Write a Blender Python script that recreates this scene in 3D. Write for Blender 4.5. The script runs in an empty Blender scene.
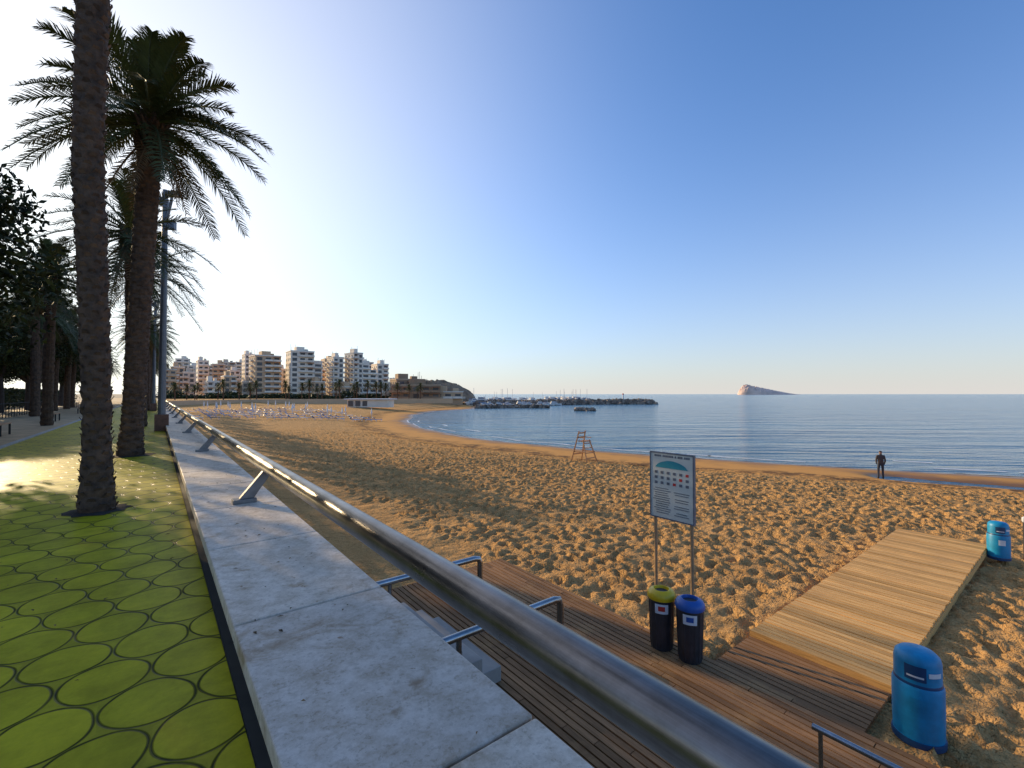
import bpy, math, random
import numpy as np
from mathutils import Vector, Matrix
random.seed(7); rng=np.random.default_rng(7)
A=math.radians(38.1); SA,CA=math.sin(A),math.cos(A)
def W(s,t,z=0.0): return (t*CA-s*SA, t*SA+s*CA, z)
# s: along promenade, t: toward the sea
PROM=-1.6; COP=-1.36; DECK=-3.8; SEA=-5.5
col=bpy.context.scene.collection

# ------------------------------------------------------------ materials
def new_mat(name):
    m=bpy.data.materials.new(name); m.use_nodes=True
    nt=m.node_tree; b=nt.nodes['Principled BSDF']; return m,nt,b
def N(nt,t,**k):
    n=nt.nodes.new(t)
    for a,v in k.items(): setattr(n,a,v)
    return n
def ramp(nt,fac,stops):
    r=N(nt,'ShaderNodeValToRGB'); nt.links.new(fac,r.inputs[0])
    e=r.color_ramp.elements
    e[0].position,e[0].color=stops[0][0],(*stops[0][1],1)
    e[1].position,e[1].color=stops[-1][0],(*stops[-1][1],1)
    for p,c in stops[1:-1]:
        x=e.new(p); x.color=(*c,1)
    return r.outputs[0]
def noise(nt,vec,scale,detail=4,rough=.6,dist=0):
    n=N(nt,'ShaderNodeTexNoise'); n.inputs['Scale'].default_value=scale
    n.inputs['Detail'].default_value=detail; n.inputs['Roughness'].default_value=rough
    n.inputs['Distortion'].default_value=dist
    if vec is not None: nt.links.new(vec,n.inputs['Vector'])
    return n.outputs['Fac']
def math_(nt,op,a,b=None,clamp=False):
    n=N(nt,'ShaderNodeMath',operation=op); n.use_clamp=clamp
    for i,v in enumerate((a,b)):
        if v is None: continue
        if isinstance(v,(int,float)): n.inputs[i].default_value=v
        else: nt.links.new(v,n.inputs[i])
    return n.outputs[0]
def mixc(nt,fac,a,b,mode='MIX'):
    n=N(nt,'ShaderNodeMix',data_type='RGBA',blend_type=mode)
    for i,v in ((0,fac),(6,a),(7,b)):
        if isinstance(v,(int,float)): n.inputs[i].default_value=v
        elif isinstance(v,tuple): n.inputs[i].default_value=(*v,1)
        else: nt.links.new(v,n.inputs[i])
    return n.outputs[2]
def bump(nt,h,strength,dist,b,prev=None):
    n=N(nt,'ShaderNodeBump'); n.inputs['Strength'].default_value=strength
    n.inputs['Distance'].default_value=dist; nt.links.new(h,n.inputs['Height'])
    if prev is not None: nt.links.new(prev,n.inputs['Normal'])
    if b is not None: nt.links.new(n.outputs[0],b.inputs['Normal'])
    return n.outputs[0]
def simple(name,c,rough=.6,metal=0,var=.25,scale=6,bmp=0.0,rnd=0.0,spec=None):
    m,nt,b=new_mat(name)
    g=N(nt,'ShaderNodeNewGeometry').outputs['Position']
    f=noise(nt,g,scale,5)
    lo=tuple(x*(1-var) for x in c); hi=tuple(min(1,x*(1+var)) for x in c)
    cc=ramp(nt,f,[(.3,lo),(.7,hi)])
    if rnd>0:
        a=N(nt,'ShaderNodeAttribute',attribute_name='rnd')
        k=math_(nt,'MULTIPLY_ADD',a.outputs['Fac'],2*rnd); nt.nodes[-1].inputs[2].default_value=1-rnd
        comb=N(nt,'ShaderNodeCombineColor')
        for i in range(3): nt.links.new(k,comb.inputs[i])
        cc=mixc(nt,1.0,cc,comb.outputs[0],'MULTIPLY')
    nt.links.new(cc,b.inputs['Base Color'])
    b.inputs['Roughness'].default_value=rough; b.inputs['Metallic'].default_value=metal
    if spec is not None: b.inputs['Specular IOR Level'].default_value=spec
    if bmp>0: bump(nt,noise(nt,g,scale*4,5),bmp,.02,b)
    return m

# ------------------------------------------------------------ mesh builder
class MB:
    def __init__(s): s.v=[];s.f=[];s.m=[];s.r=[]
    def add(s,vs,fs,m=0,r=None):
        o=len(s.v); s.v.extend([tuple(p) for p in vs])
        rr=random.random() if r is None else r
        for f in fs: s.f.append([i+o for i in f]); s.m.append(m); s.r.append(rr)
    def box(s,c,size,m=0,rz=0.0,M=None,r=None):
        hx,hy,hz=size[0]/2,size[1]/2,size[2]/2
        P=[(-hx,-hy,-hz),(hx,-hy,-hz),(hx,hy,-hz),(-hx,hy,-hz),(-hx,-hy,hz),(hx,-hy,hz),(hx,hy,hz),(-hx,hy,hz)]
        if M is not None: P=[M@Vector(p) for p in P]
        elif rz: P=[(p[0]*math.cos(rz)-p[1]*math.sin(rz),p[0]*math.sin(rz)+p[1]*math.cos(rz),p[2]) for p in P]
        P=[(p[0]+c[0],p[1]+c[1],p[2]+c[2]) for p in P]
        s.add(P,[(0,3,2,1),(4,5,6,7),(0,1,5,4),(1,2,6,5),(2,3,7,6),(3,0,4,7)],m,r)
    def tube(s,path,rad,m=0,seg=10,cap=True,r=None):
        path=[Vector(p) for p in path]; n=len(path)
        if not isinstance(rad,(list,tuple)): rad=[rad]*n
        vs=[];prev=None
        for i,p in enumerate(path):
            d=(path[min(i+1,n-1)]-path[max(i-1,0)]).normalized()
            if prev is None:
                ref=Vector((0,0,1)) if abs(d.z)<.9 else Vector((1,0,0))
                u=d.cross(ref).normalized()
            else: u=(prev-d*prev.dot(d)).normalized()
            prev=u; w=d.cross(u)
            for k in range(seg):
                a=2*math.pi*k/seg; vs.append(p+(u*math.cos(a)+w*math.sin(a))*rad[i])
        fs=[(i*seg+k,i*seg+(k+1)%seg,(i+1)*seg+(k+1)%seg,(i+1)*seg+k) for i in range(n-1) for k in range(seg)]
        if cap: fs.append(tuple(range(seg))[::-1]); fs.append(tuple((n-1)*seg+k for k in range(seg)))
        s.add(vs,fs,m,r)
    def lathe(s,c,prof,m=0,seg=28,cap=True):
        vs=[]
        for (r_,z) in prof:
            for k in range(seg):
                a=2*math.pi*k/seg
                vs.append((c[0]+r_*math.cos(a),c[1]+r_*math.sin(a),c[2]+z))
        n=len(prof)
        fs=[(i*seg+k,i*seg+(k+1)%seg,(i+1)*seg+(k+1)%seg,(i+1)*seg+k) for i in range(n-1) for k in range(seg)]
        if cap: fs.append(tuple(range(seg))[::-1]); fs.append(tuple((n-1)*seg+k for k in range(seg)))
        s.add(vs,fs,m)
    def mesh(s,name,mats,smooth=False):
        me=bpy.data.meshes.new(name); me.from_pydata(s.v,[],s.f)
        for m in mats: me.materials.append(m)
        me.polygons.foreach_set('material_index',s.m)
        at=me.attributes.new('rnd','FLOAT','FACE'); at.data.foreach_set('value',s.r)
        if smooth: me.polygons.foreach_set('use_smooth',[True]*len(s.f))
        me.update(); return me
    def obj(s,name,mats,smooth=False,loc=(0,0,0),parent=None,bevel=0):
        o=bpy.data.objects.new(name,s.mesh(name,mats,smooth)); col.objects.link(o); o.location=loc
        if parent: o.parent=parent
        if smooth:
            md=o.modifiers.new('es','EDGE_SPLIT'); md.split_angle=math.radians(40)
        if bevel:
            md=o.modifiers.new('bv','BEVEL'); md.width=bevel; md.segments=2; md.limit_method='ANGLE'
        return o
def inst(name,me,loc,rz=0,sc=1,parent=None):
    o=bpy.data.objects.new(name,me); col.objects.link(o); o.location=loc; o.rotation_euler[2]=rz
    o.scale=(sc,)*3 if isinstance(sc,(int,float)) else sc
    return o

# ------------------------------------------------------------ numpy noise
T=rng.random((256,256))
def vn(x,y,sc,off=0):
    x=x/sc+off;y=y/sc+off*1.7; xi=np.floor(x).astype(int); yi=np.floor(y).astype(int)
    fx=x-xi; fy=y-yi; fx=fx*fx*(3-2*fx); fy=fy*fy*(3-2*fy)
    a=T[xi%256,yi%256];b=T[(xi+1)%256,yi%256];c=T[xi%256,(yi+1)%256];d=T[(xi+1)%256,(yi+1)%256]
    return (a*(1-fx)+b*fx)*(1-fy)+(c*(1-fx)+d*fx)*fy-.5

# ------------------------------------------------------------ shoreline / beach
SH=[(200,-170),(100,-40),(60,8),(46,20),(33.9,30.1),(28,32.9),(24.3,34.7),(16.5,38.9),(5,47.2),(-5.4,58),(-14.9,73.6),(-21.2,92.7),(-25.9,119),(-24,147),(-14,168),(-13,190),(-22,230),(-60,600),(-300,3000)]
POLY=SH+[(-6000,3000),(-6000,-3000),(200,-3000)]
def sdist(X,Y):
    d=np.full(X.shape,1e9)
    for (x0,y0),(x1,y1) in zip(SH[:-1],SH[1:]):
        dx,dy=x1-x0,y1-y0; u=np.clip(((X-x0)*dx+(Y-y0)*dy)/(dx*dx+dy*dy),0,1)
        d=np.minimum(d,np.hypot(X-x0-u*dx,Y-y0-u*dy))
    ins=np.zeros(X.shape,bool); n=len(POLY)
    for i in range(n):
        x0,y0=POLY[i];x1,y1=POLY[(i+1)%n]
        c=((y0>Y)!=(y1>Y)); 
        with np.errstate(divide='ignore',invalid='ignore'):
            xx=(x1-x0)*(Y-y0)/((y1-y0) if y1!=y0 else 1e-9)+x0
        ins^=(c&(X<xx))
    return np.where(ins,d,-d)
PX=[-60,-30,0,2,6,10,16,30,60,85,5000]; PZ=[-5,-3,0,.16,.30,.48,.98,1.6,1.75,3.4,3.6]
def base_z(X,Y):
    d=sdist(X,Y)+vn(X,Y,9,3)*1.6
    z=SEA+np.interp(d,PX,PZ)
    x0,y0,x1,y1=24.9,28.8,50,13.2
    dx,dy=x1-x0,y1-y0; u=np.clip(((X-x0)*dx+(Y-y0)*dy)/(dx*dx+dy*dy),0,1)
    dd=np.hypot(X-x0-u*dx,Y-y0-u*dy)+vn(X,Y,2.5,9)*.8
    z-=.72*np.exp(-(dd/1.3)**2)
    return z
def grow(a,b,st,g,mx):
    o=[a];x=a;d=st
    sg=1 if b>a else -1
    while (b-x)*sg>0:
        d=min(d*g,mx); x+=d*sg; o.append(x)
    return o[1:]
ts=list(np.arange(1.2,6,.2))+list(np.arange(6,23,.075)); ts+=grow(ts[-1],420,.075,1.010,8)
ss=list(np.arange(-4,24,.075)); ss=grow(-4,-90,.10,1.06,6)[::-1]+ss+grow(ss[-1],900,.075,1.009,12)
ts=np.array(ts);ss=np.array(ss)
S,Tt=np.meshgrid(ss,ts,indexing='ij')
X=Tt*CA-S*SA; Y=Tt*SA+S*CA
Z=base_z(X,Y)
dist=sdist(X,Y)
dry=np.clip((dist-8.5)/4,0,1)
near=np.clip(1-(np.hypot(S-8,Tt-10)-60)/70,0,1)
Z+=dry*(vn(X,Y,1.3,1)*.04+vn(X,Y,.55,2)*.055+vn(X,Y,.27,5)*.06)*near
Z+=dry*vn(X,Y,6,4)*.10
nf=44000
fs_=rng.uniform(-5,62,nf); ft_=6+rng.random(nf)**.85*36
for i in range(nf):
    s0,t0=fs_[i],ft_[i]; R=.34
    i0,i1=np.searchsorted(ss,[s0-R,s0+R]); j0,j1=np.searchsorted(ts,[t0-R,t0+R])
    if i1-i0<2 or j1-j0<2: continue
    a=rng.uniform(0,math.pi); ca,sa=math.cos(a),math.sin(a); k_=rng.uniform(.7,1.12)
    ds=ss[i0:i1,None]-s0; dt=ts[None,j0:j1]-t0
    u=(ds*ca+dt*sa)/(.145*k_); v=(-ds*sa+dt*ca)/(.085*k_)
    q=np.sqrt(u*u+v*v); h=-.078*np.exp(-q**2*1.1)+.03*np.exp(-((q-1.6)/.5)**2)
    Z[i0:i1,j0:j1]+=h*dry[i0:i1,j0:j1]*k_
m=(Tt<6.35)&(S>-20)&(S<8.9); Z=np.where(m,np.minimum(Z,-3.9),Z)
m=(Tt<7.6)&(S>1.5)&(S<3.5); Z=np.where(m,np.minimum(Z,-3.9),Z)
m=(Tt<16.3)&(S>1.6)&(S<3.43); Z=np.where(m,np.minimum(Z,-3.86),Z)
ni,nj=S.shape
V=np.stack([X,Y,Z],-1).reshape(-1,3)
idx=np.arange(ni*nj).reshape(ni,nj)
F=np.stack([idx[:-1,:-1],idx[:-1,1:],idx[1:,1:],idx[1:,:-1]],-1).reshape(-1,4)
me=bpy.data.meshes.new('beach_sand')
me.vertices.add(len(V)); me.vertices.foreach_set('co',V.ravel())
me.loops.add(F.size); me.loops.foreach_set('vertex_index',F.ravel().astype(np.int32))
me.polygons.add(len(F)); me.polygons.foreach_set('loop_start',np.arange(0,F.size,4,dtype=np.int32))
me.polygons.foreach_set('use_smooth',np.ones(len(F),bool))
me.update(calc_edges=True); me.validate()
beach=bpy.data.objects.new('beach_sand',me); col.objects.link(beach)
if me.polygons[0].normal.z<0: me.flip_normals()
m,nt,b=new_mat('sand'); geo=N(nt,'ShaderNodeNewGeometry').outputs['Position']
sep=N(nt,'ShaderNodeSeparateXYZ'); nt.links.new(geo,sep.inputs[0])
c1=ramp(nt,noise(nt,geo,.9,6,.65),[(.3,(.52,.265,.085)),(.7,(.68,.38,.135))])
c2=mixc(nt,.4,c1,ramp(nt,noise(nt,geo,26,4,.75),[(.35,(.28,.135,.045)),(.65,(.84,.52,.22))]))
zz=math_(nt,'ADD',sep.outputs[2],math_(nt,'MULTIPLY',math_(nt,'SUBTRACT',noise(nt,geo,.35,4),.5),.35))
mr=N(nt,'ShaderNodeMapRange'); nt.links.new(zz,mr.inputs[0])
mr.inputs[1].default_value=-5.42; mr.inputs[2].default_value=-5.25
wet=mixc(nt,mr.outputs[0],(.27,.13,.045),(.66,.32,.085))
mr2=N(nt,'ShaderNodeMapRange'); nt.links.new(zz,mr2.inputs[0])
mr2.inputs[1].default_value=-5.05; mr2.inputs[2].default_value=-4.85
c3=mixc(nt,mr2.outputs[0],wet,c2)
wb=math_(nt,'SUBTRACT',1.0,math_(nt,'MULTIPLY',math_(nt,'ABSOLUTE',math_(nt,'ADD',zz,5.08)),8.0),True)
wn=math_(nt,'GREATER_THAN',noise(nt,geo,1.3,6,.75),.47)
c4=mixc(nt,math_(nt,'MULTIPLY',math_(nt,'MULTIPLY',wb,wn),.9),c3,(.075,.04,.02))
nt.links.new(c4,b.inputs['Base Color'])
mr3=N(nt,'ShaderNodeMapRange'); nt.links.new(zz,mr3.inputs[0])
mr3.inputs[1].default_value=-5.45; mr3.inputs[2].default_value=-5.25; mr3.inputs[3].default_value=.3; mr3.inputs[4].default_value=.95
nt.links.new(mr3.outputs[0],b.inputs['Roughness']); b.inputs['Specular IOR Level'].default_value=.12
mr4=N(nt,'ShaderNodeMapRange'); nt.links.new(sep.outputs[2],mr4.inputs[0])
mr4.inputs[1].default_value=-5.15; mr4.inputs[2].default_value=-4.9
hh_=math_(nt,'MULTIPLY',noise(nt,geo,3.2,4,.65),mr4.outputs[0])
p=bump(nt,hh_,.8,.3,None)
p=bump(nt,math_(nt,'MULTIPLY',noise(nt,geo,10,5,.65),mr4.outputs[0]),.85,.08,None,p)
bump(nt,noise(nt,geo,60,4,.7),.4,.01,b,p)
me.materials.append(m)

# ------------------------------------------------------------ sea
mb=MB(); mb.add([(-30000,-30000,SEA),(30000,-30000,SEA),(30000,30000,SEA),(-30000,30000,SEA)],[(0,1,2,3)])
m,nt,b=new_mat('sea_water'); geo=N(nt,'ShaderNodeNewGeometry').outputs['Position']
mp=N(nt,'ShaderNodeMapping'); nt.links.new(geo,mp.inputs[0]); mp.inputs['Rotation'].default_value=(0,0,math.radians(28)); mp.inputs['Scale'].default_value=(.2,1,1)
b.inputs['Roughness'].default_value=.12; b.inputs['IOR'].default_value=1.33
cc=ramp(nt,noise(nt,mp.outputs[0],.05,5,.6),[(.35,(.012,.10,.17)),(.65,(.025,.17,.25))])
nt.links.new(cc,b.inputs['Base Color'])
p=bump(nt,noise(nt,mp.outputs[0],.30,3,.5,.3),1.0,1.1,None)
p=bump(nt,noise(nt,mp.outputs[0],1.6,4,.6,.3),.9,.24,None,p)
bump(nt,noise(nt,geo,6,4,.6),.35,.03,b,p)
mb.obj('sea',[m])
M_foam=simple('foam_mat',(.72,.74,.74),.7,0,.15,3)
mb=MB()
for (off0,amp,wd,pr,zf) in ((-.15,.5,.26,.75,.012),(-2.2,1.2,.32,.45,.02),(-5.5,2.0,.4,.32,.02)):
    for (x0,y0),(x1,y1) in zip(SH[2:14],SH[3:15]):
        d=Vector((x1-x0,y1-y0,0)); L_=d.length; d.normalize(); nn=Vector((-d.y,d.x,0))
        if nn.dot(Vector((-x0-1,-y0-1,0)))<0: nn=-nn
        nseg=max(2,int(L_/.5)); last=None
        for i in range(nseg+1):
            q=Vector((x0,y0,0))+d*(L_*i/nseg)
            f1=lambda sc_,of_: float(vn(np.array([q.x]),np.array([q.y]),sc_,of_)[0])
            o1=off0-f1(9,3)*1.6+f1(3,11)*amp; w_=wd*(.4+1.2*(f1(1.1,13)+.5)); on=f1(4,17+off0)+.5<pr
            a1=q+nn*(o1+w_/2); a2=q+nn*(o1-w_/2); cur=((a1.x,a1.y,SEA+zf+.03*(off0>-1)),(a2.x,a2.y,SEA+zf))
            if last and on: mb.add([last[0],last[1],cur[1],cur[0]],[(0,1,2,3)])
            last=cur
mb.obj('surf_foam',[M_foam])

# ------------------------------------------------------------ town ground
M_ground=simple('ground_mat',(.20,.17,.13),.9,0,.3,.3)
mb=MB()
def quad_st(mb,s0,s1,t0,t1,z,m=0): mb.add([W(s0,t0,z),W(s0,t1,z),W(s1,t1,z),W(s1,t0,z)],[(0,1,2,3)],m)
quad_st(mb,-400,6000,-6000,1.22,PROM-.02)
mb.obj('ground',[M_ground])
M_side=simple('side_paving_mat',(.52,.36,.20),.8,0,.25,1.5,.2,spec=.15)
mb=MB(); quad_st(mb,-60,240,-14,-3.62,PROM-.008); mb.obj('side_pavement',[M_side])
M_conc=simple('concrete_mat',(.42,.39,.35),.8,0,.2,3,.2)
mb=MB(); mb.box(W(90,-3.6,PROM+.005),(.14,300,.05),0,A); mb.obj('promenade_kerb',[M_conc])
# green tiles
m,nt,b=new_mat('green_tile_mat'); tc=N(nt,'ShaderNodeTexCoord').outputs['Object']
nz=N(nt,'ShaderNodeTexNoise'); nz.inputs['Scale'].default_value=1.5; nz.inputs['Detail'].default_value=2; nt.links.new(tc,nz.inputs['Vector'])
def vm(op,a,bv=None,sc=None,nt=nt):
    n=N(nt,'ShaderNodeVectorMath',operation=op)
    if isinstance(a,tuple): n.inputs[0].default_value=a
    else: nt.links.new(a,n.inputs[0])
    if bv is not None:
        if isinstance(bv,tuple): n.inputs[1].default_value=bv
        else: nt.links.new(bv,n.inputs[1])
    if sc is not None: n.inputs['Scale'].default_value=sc
    return n
wob=vm('SCALE',vm('SUBTRACT',nz.outputs['Color'],(.5,.5,.5)).outputs[0],sc=.26).outputs[0]
p0=vm('ADD',vm('MULTIPLY',tc,(1/.40,1/.44,0)).outputs[0],wob).outputs[0]
p0=vm('ADD',p0,(200.0,200*1.7320508,0)).outputs[0]
R=(1.0,1.7320508,1.0); H=(.5,.8660254,0.0)
a_=vm('SUBTRACT',vm('MODULO',p0,R).outputs[0],H).outputs[0]
b_=vm('SUBTRACT',vm('MODULO',vm('ADD',p0,H).outputs[0],R).outputs[0],H).outputs[0]
la=vm('LENGTH',a_).outputs['Value']; lb=vm('LENGTH',b_).outputs['Value']
dmin=math_(nt,'MINIMUM',la,lb); sel=math_(nt,'LESS_THAN',la,lb)
ca_=vm('SUBTRACT',p0,a_).outputs[0]; cb_=vm('SUBTRACT',p0,b_).outputs[0]
mx=N(nt,'ShaderNodeMix',data_type='VECTOR'); nt.links.new(sel,mx.inputs[0]); nt.links.new(cb_,mx.inputs[4]); nt.links.new(ca_,mx.inputs[5])
sn=vm('SNAP',vm('ADD',mx.outputs[1],(.05,.05,0)).outputs[0],(.25,.25,.25)).outputs[0]
wn_=N(nt,'ShaderNodeTexWhiteNoise',noise_dimensions='2D'); nt.links.new(sn,wn_.inputs['Vector'])
tile=ramp(nt,wn_.outputs['Value'],[(0,(.42,.35,.010)),(.5,(.54,.44,.013)),(1,(.66,.53,.018))])
tile=mixc(nt,.45,tile,ramp(nt,noise(nt,tc,3.5,9,.8),[(.32,(.22,.21,.010)),(.68,(.74,.60,.03))]))
ring=math_(nt,'SUBTRACT',1.0,math_(nt,'MULTIPLY',math_(nt,'ABSOLUTE',math_(nt,'SUBTRACT',dmin,.483)),46.0),True)
ring=math_(nt,'MULTIPLY',math_(nt,'POWER',ring,.5),math_(nt,'ADD',.6,math_(nt,'MULTIPLY',noise(nt,tc,5,4),.8)),True)
outer=math_(nt,'GREATER_THAN',dmin,.495)
tile=mixc(nt,math_(nt,'MULTIPLY',outer,.35),tile,(.22,.20,.02))
dirt=ramp(nt,noise(nt,tc,.7,8,.75),[(.42,(1,1,1)),(.74,(.52,.50,.44))])
tile=mixc(nt,1.0,tile,dirt,'MULTIPLY')
tile=mixc(nt,ring,tile,(.02,.025,.008)); nt.links.new(tile,b.inputs['Base Color'])
b.inputs['Roughness'].default_value=.5; b.inputs['Specular IOR Level'].default_value=.08
p=bump(nt,math_(nt,'SUBTRACT',1.0,ring),.7,.008,None); bump(nt,noise(nt,tc,25,5,.7),.3,.006,b,p)
mb=MB(); mb.add([(-3.52,-60,0),(.36,-60,0),(.36,240,0),(-3.52,240,0)],[(0,1,2,3)])
o=mb.obj('promenade_pavement',[m]); o.location=(0,0,PROM); o.rotation_euler[2]=A
mb=MB()
for i in range(420):
    x,y,_=W(random.uniform(.5,22),random.uniform(-3.4,.3) if random.random()<.75 else random.uniform(.42,1.2)); 
    z=PROM+.008 if (x*CA+y*SA)<.36 else COP+.006
    a=random.uniform(0,6.28); l=random.uniform(.010,.028); w_=l*.4; u=Vector((math.cos(a),math.sin(a),0)); v=Vector((-u.y,u.x,0)); q=Vector((x,y,z))
    mb.add([q-u*l,q+v*w_+Vector((0,0,.006)),q+u*l,q-v*w_+Vector((0,0,.003))],[(0,1,2,3)])
mb.obj('fallen_leaves',[simple('dry_leaf',(.16,.09,.03),.8,rnd=.6)])

# ------------------------------------------------------------ sea wall with coping
m,nt,b=new_mat('coping_mat'); geo=N(nt,'ShaderNodeNewGeometry').outputs['Position']
c=ramp(nt,noise(nt,geo,1.6,7,.7,.4),[(.3,(.58,.47,.35)),(.55,(.80,.67,.52)),(.75,(.90,.78,.63))])
c=mixc(nt,math_(nt,'GREATER_THAN',noise(nt,geo,38,3,.6),.60),c,(.42,.32,.22))
c=mixc(nt,.65,c,ramp(nt,noise(nt,geo,6,8,.85),[(.38,(.46,.35,.23)),(.6,(.90,.79,.65))]))
vor=N(nt,'ShaderNodeTexVoronoi',feature='F1'); vor.inputs['Scale'].default_value=.9; nt.links.new(geo,vor.inputs['Vector'])
rg=math_(nt,'SUBTRACT',1.0,math_(nt,'MULTIPLY',math_(nt,'ABSOLUTE',math_(nt,'SUBTRACT',vor.outputs['Distance'],.06)),60.0),True)
rg=math_(nt,'MULTIPLY',rg,math_(nt,'GREATER_THAN',noise(nt,geo,5,3),.47))
c=mixc(nt,math_(nt,'MULTIPLY',rg,.5),c,(.34,.20,.12))
st=ramp(nt,noise(nt,geo,2.6,4,.6,1.4),[(.56,(1,1,1)),(.70,(.66,.56,.45))]); c=mixc(nt,1.0,c,st,'MULTIPLY')
sp_=ramp(nt,noise(nt,geo,11,3,.6,.5),[(.68,(1,1,1)),(.73,(.5,.37,.25))]); c=mixc(nt,1.0,c,sp_,'MULTIPLY')
a=N(nt,'ShaderNodeAttribute',attribute_name='rnd')
cmb=ramp(nt,a.outputs['Fac'],[(0,(.80,.80,.82)),(1,(1.0,.98,.96))])
c=mixc(nt,1.0,c,cmb,'MULTIPLY')
nt.links.new(c,b.inputs['Base Color']); b.inputs['Roughness'].default_value=.55; b.inputs['Specular IOR Level'].default_value=.3
bump(nt,noise(nt,geo,45,5,.7),.3,.006,b)
M_cop=m
M_wall=simple('wall_mat',(.33,.30,.26),.85,0,.3,1.2,.3)
mb=MB()
k=-4
while k<90:
    s0=1.48+1.65*k; mb.box(W(s0+.825,.83,COP-.05),(.90,1.65-.016,.1),0,A); k+=1
cop=mb.obj('wall_coping',[M_cop],bevel=.009)
mb=MB(); mb.box(W(67,.83,-2.96),(.80,150,3.0),0,A); wl=mb.obj('sea_wall',[M_wall]); cop.parent=wl
M_dark=simple('dark_mat',(.03,.028,.022),.8)
mb=MB(); quad_st(mb,-8,142,.365,.425,PROM+.004); mb.obj('drain_channel',[M_dark])

# ------------------------------------------------------------ stainless rail
def metal_mat(name,c,ro):
    m,nt,b=new_mat(name); tc=N(nt,'ShaderNodeTexCoord').outputs['Object']
    mp=N(nt,'ShaderNodeMapping'); nt.links.new(tc,mp.inputs[0]); mp.inputs['Scale'].default_value=(60,1.5,60)
    f=noise(nt,mp.outputs[0],2,5,.7)
    bl=ramp(nt,noise(nt,tc,3,6,.7),[(.35,(.66,.64,.60)),(.65,(1,1,1))])
    nt.links.new(mixc(nt,1.0,ramp(nt,f,[(.3,tuple(x*.72 for x in c)),(.7,c)]),bl,'MULTIPLY'),b.inputs['Base Color'])
    rr=math_(nt,'MULTIPLY_ADD',noise(nt,tc,4,5),.26); nt.nodes[-1].inputs[2].default_value=ro-.11
    nt.links.new(rr,b.inputs['Roughness'])
    b.inputs['Metallic'].default_value=1; bump(nt,f,.08,.002,b); return m
M_steel=metal_mat('brushed_steel',(.27,.25,.235),.30)
M_chrome=metal_mat('tube_steel',(.5,.52,.54),.25)
RH=-.93; RT=1.16
root=bpy.data.objects.new('promenade_railing',None); col.objects.link(root)
mb=MB(); mb.tube([(0,y,0) for y in list(np.linspace(-3,20,24))+list(np.linspace(25,140,24))],.085,0,40)
o=mb.obj('rail_tube',[M_steel],True); o.location=W(0,RT,RH); o.rotation_euler[2]=A; o.parent=root
mb=MB()
for kk in range(0,21):
    s0=.1+6.5*kk
    mb.box(W(s0,.90,COP+.025),(.26,.16,.05),0,A)
    pts=[Vector((.84,-.045,COP+.05)),Vector((1.00,-.045,COP+.05)),Vector((RT+.05,-.045,RH-.07)),Vector((RT-.06,-.045,RH-.06))]
    vs=[]
    for dy in (-.045,.045):
        for q in pts: vs.append(W(s0+dy,q.x,q.z))
    mb.add(vs,[(0,1,2,3),(7,6,5,4),(0,4,5,1),(1,5,6,2),(2,6,7,3),(3,7,4,0)])
o=mb.obj('rail_brackets',[simple('bracket_mat',(.22,.21,.20),.5,.5)],bevel=.006); o.parent=root

# ------------------------------------------------------------ boardwalk, walkway
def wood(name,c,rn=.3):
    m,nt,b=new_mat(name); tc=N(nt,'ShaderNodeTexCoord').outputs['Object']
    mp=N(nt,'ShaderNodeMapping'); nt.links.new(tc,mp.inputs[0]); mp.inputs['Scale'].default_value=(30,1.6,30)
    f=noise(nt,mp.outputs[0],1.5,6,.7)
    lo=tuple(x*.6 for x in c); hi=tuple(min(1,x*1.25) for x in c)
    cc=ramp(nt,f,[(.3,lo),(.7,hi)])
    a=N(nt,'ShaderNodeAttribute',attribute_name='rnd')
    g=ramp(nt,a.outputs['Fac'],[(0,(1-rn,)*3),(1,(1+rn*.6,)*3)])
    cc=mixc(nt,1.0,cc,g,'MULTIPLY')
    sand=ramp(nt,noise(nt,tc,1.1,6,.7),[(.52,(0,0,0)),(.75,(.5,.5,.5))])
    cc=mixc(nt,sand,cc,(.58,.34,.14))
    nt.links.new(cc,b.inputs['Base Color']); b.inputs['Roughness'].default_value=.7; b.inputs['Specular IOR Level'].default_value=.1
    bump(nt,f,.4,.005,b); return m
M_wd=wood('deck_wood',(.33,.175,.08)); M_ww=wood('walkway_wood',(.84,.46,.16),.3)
root=bpy.data.objects.new('boardwalk',None); col.objects.link(root); root.rotation_euler[2]=A
mb=MB(); x=1.34
while x<6.28:
    y=-8-random.random()*2
    while y<8.5:
        L=random.choice([2.2,2.4,2.4,3.0]); y1=min(y+L,8.5)
        mb.box((x+.05,(y+y1)/2,DECK-.0225+random.uniform(-.003,.003)),(.080,y1-y-.01,.045)); y=y1
    x+=.102
x=6.30
while x<7.44:
    mb.box((x+.05,2.52,DECK-.0225),(.080,1.74,.045)); x+=.102
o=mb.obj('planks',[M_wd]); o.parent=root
mb=MB()
for y in np.arange(-8,8.5,.6): mb.box((3.8,y,DECK-.085),(4.9,.07,.07))
mb.box((6.285,.25,DECK-.075),(.03,16.5,.13))
o=mb.obj('joists',[M_wd]); o.parent=root
root=bpy.data.objects.new('wooden_walkway',None); col.objects.link(root); root.rotation_euler[2]=A
WZ=-3.72
mb=MB(); x=7.47; n=0
while x<16.2:
    mb.box((x+.055,2.52+random.uniform(-.010,.010),WZ-.02+random.uniform(-.004,.004)),(.086,1.73,.04))
    x+=.112; n+=1
    if n%17==0: x+=.03
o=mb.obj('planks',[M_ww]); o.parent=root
mb=MB()
for yy in (1.67,2.52,3.37): mb.box((11.85,yy,WZ-.10),(8.75,.06,.12))
for xx in (7.45,16.22): mb.box((xx,2.52,WZ-.06),(.05,1.76,.13))
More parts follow.
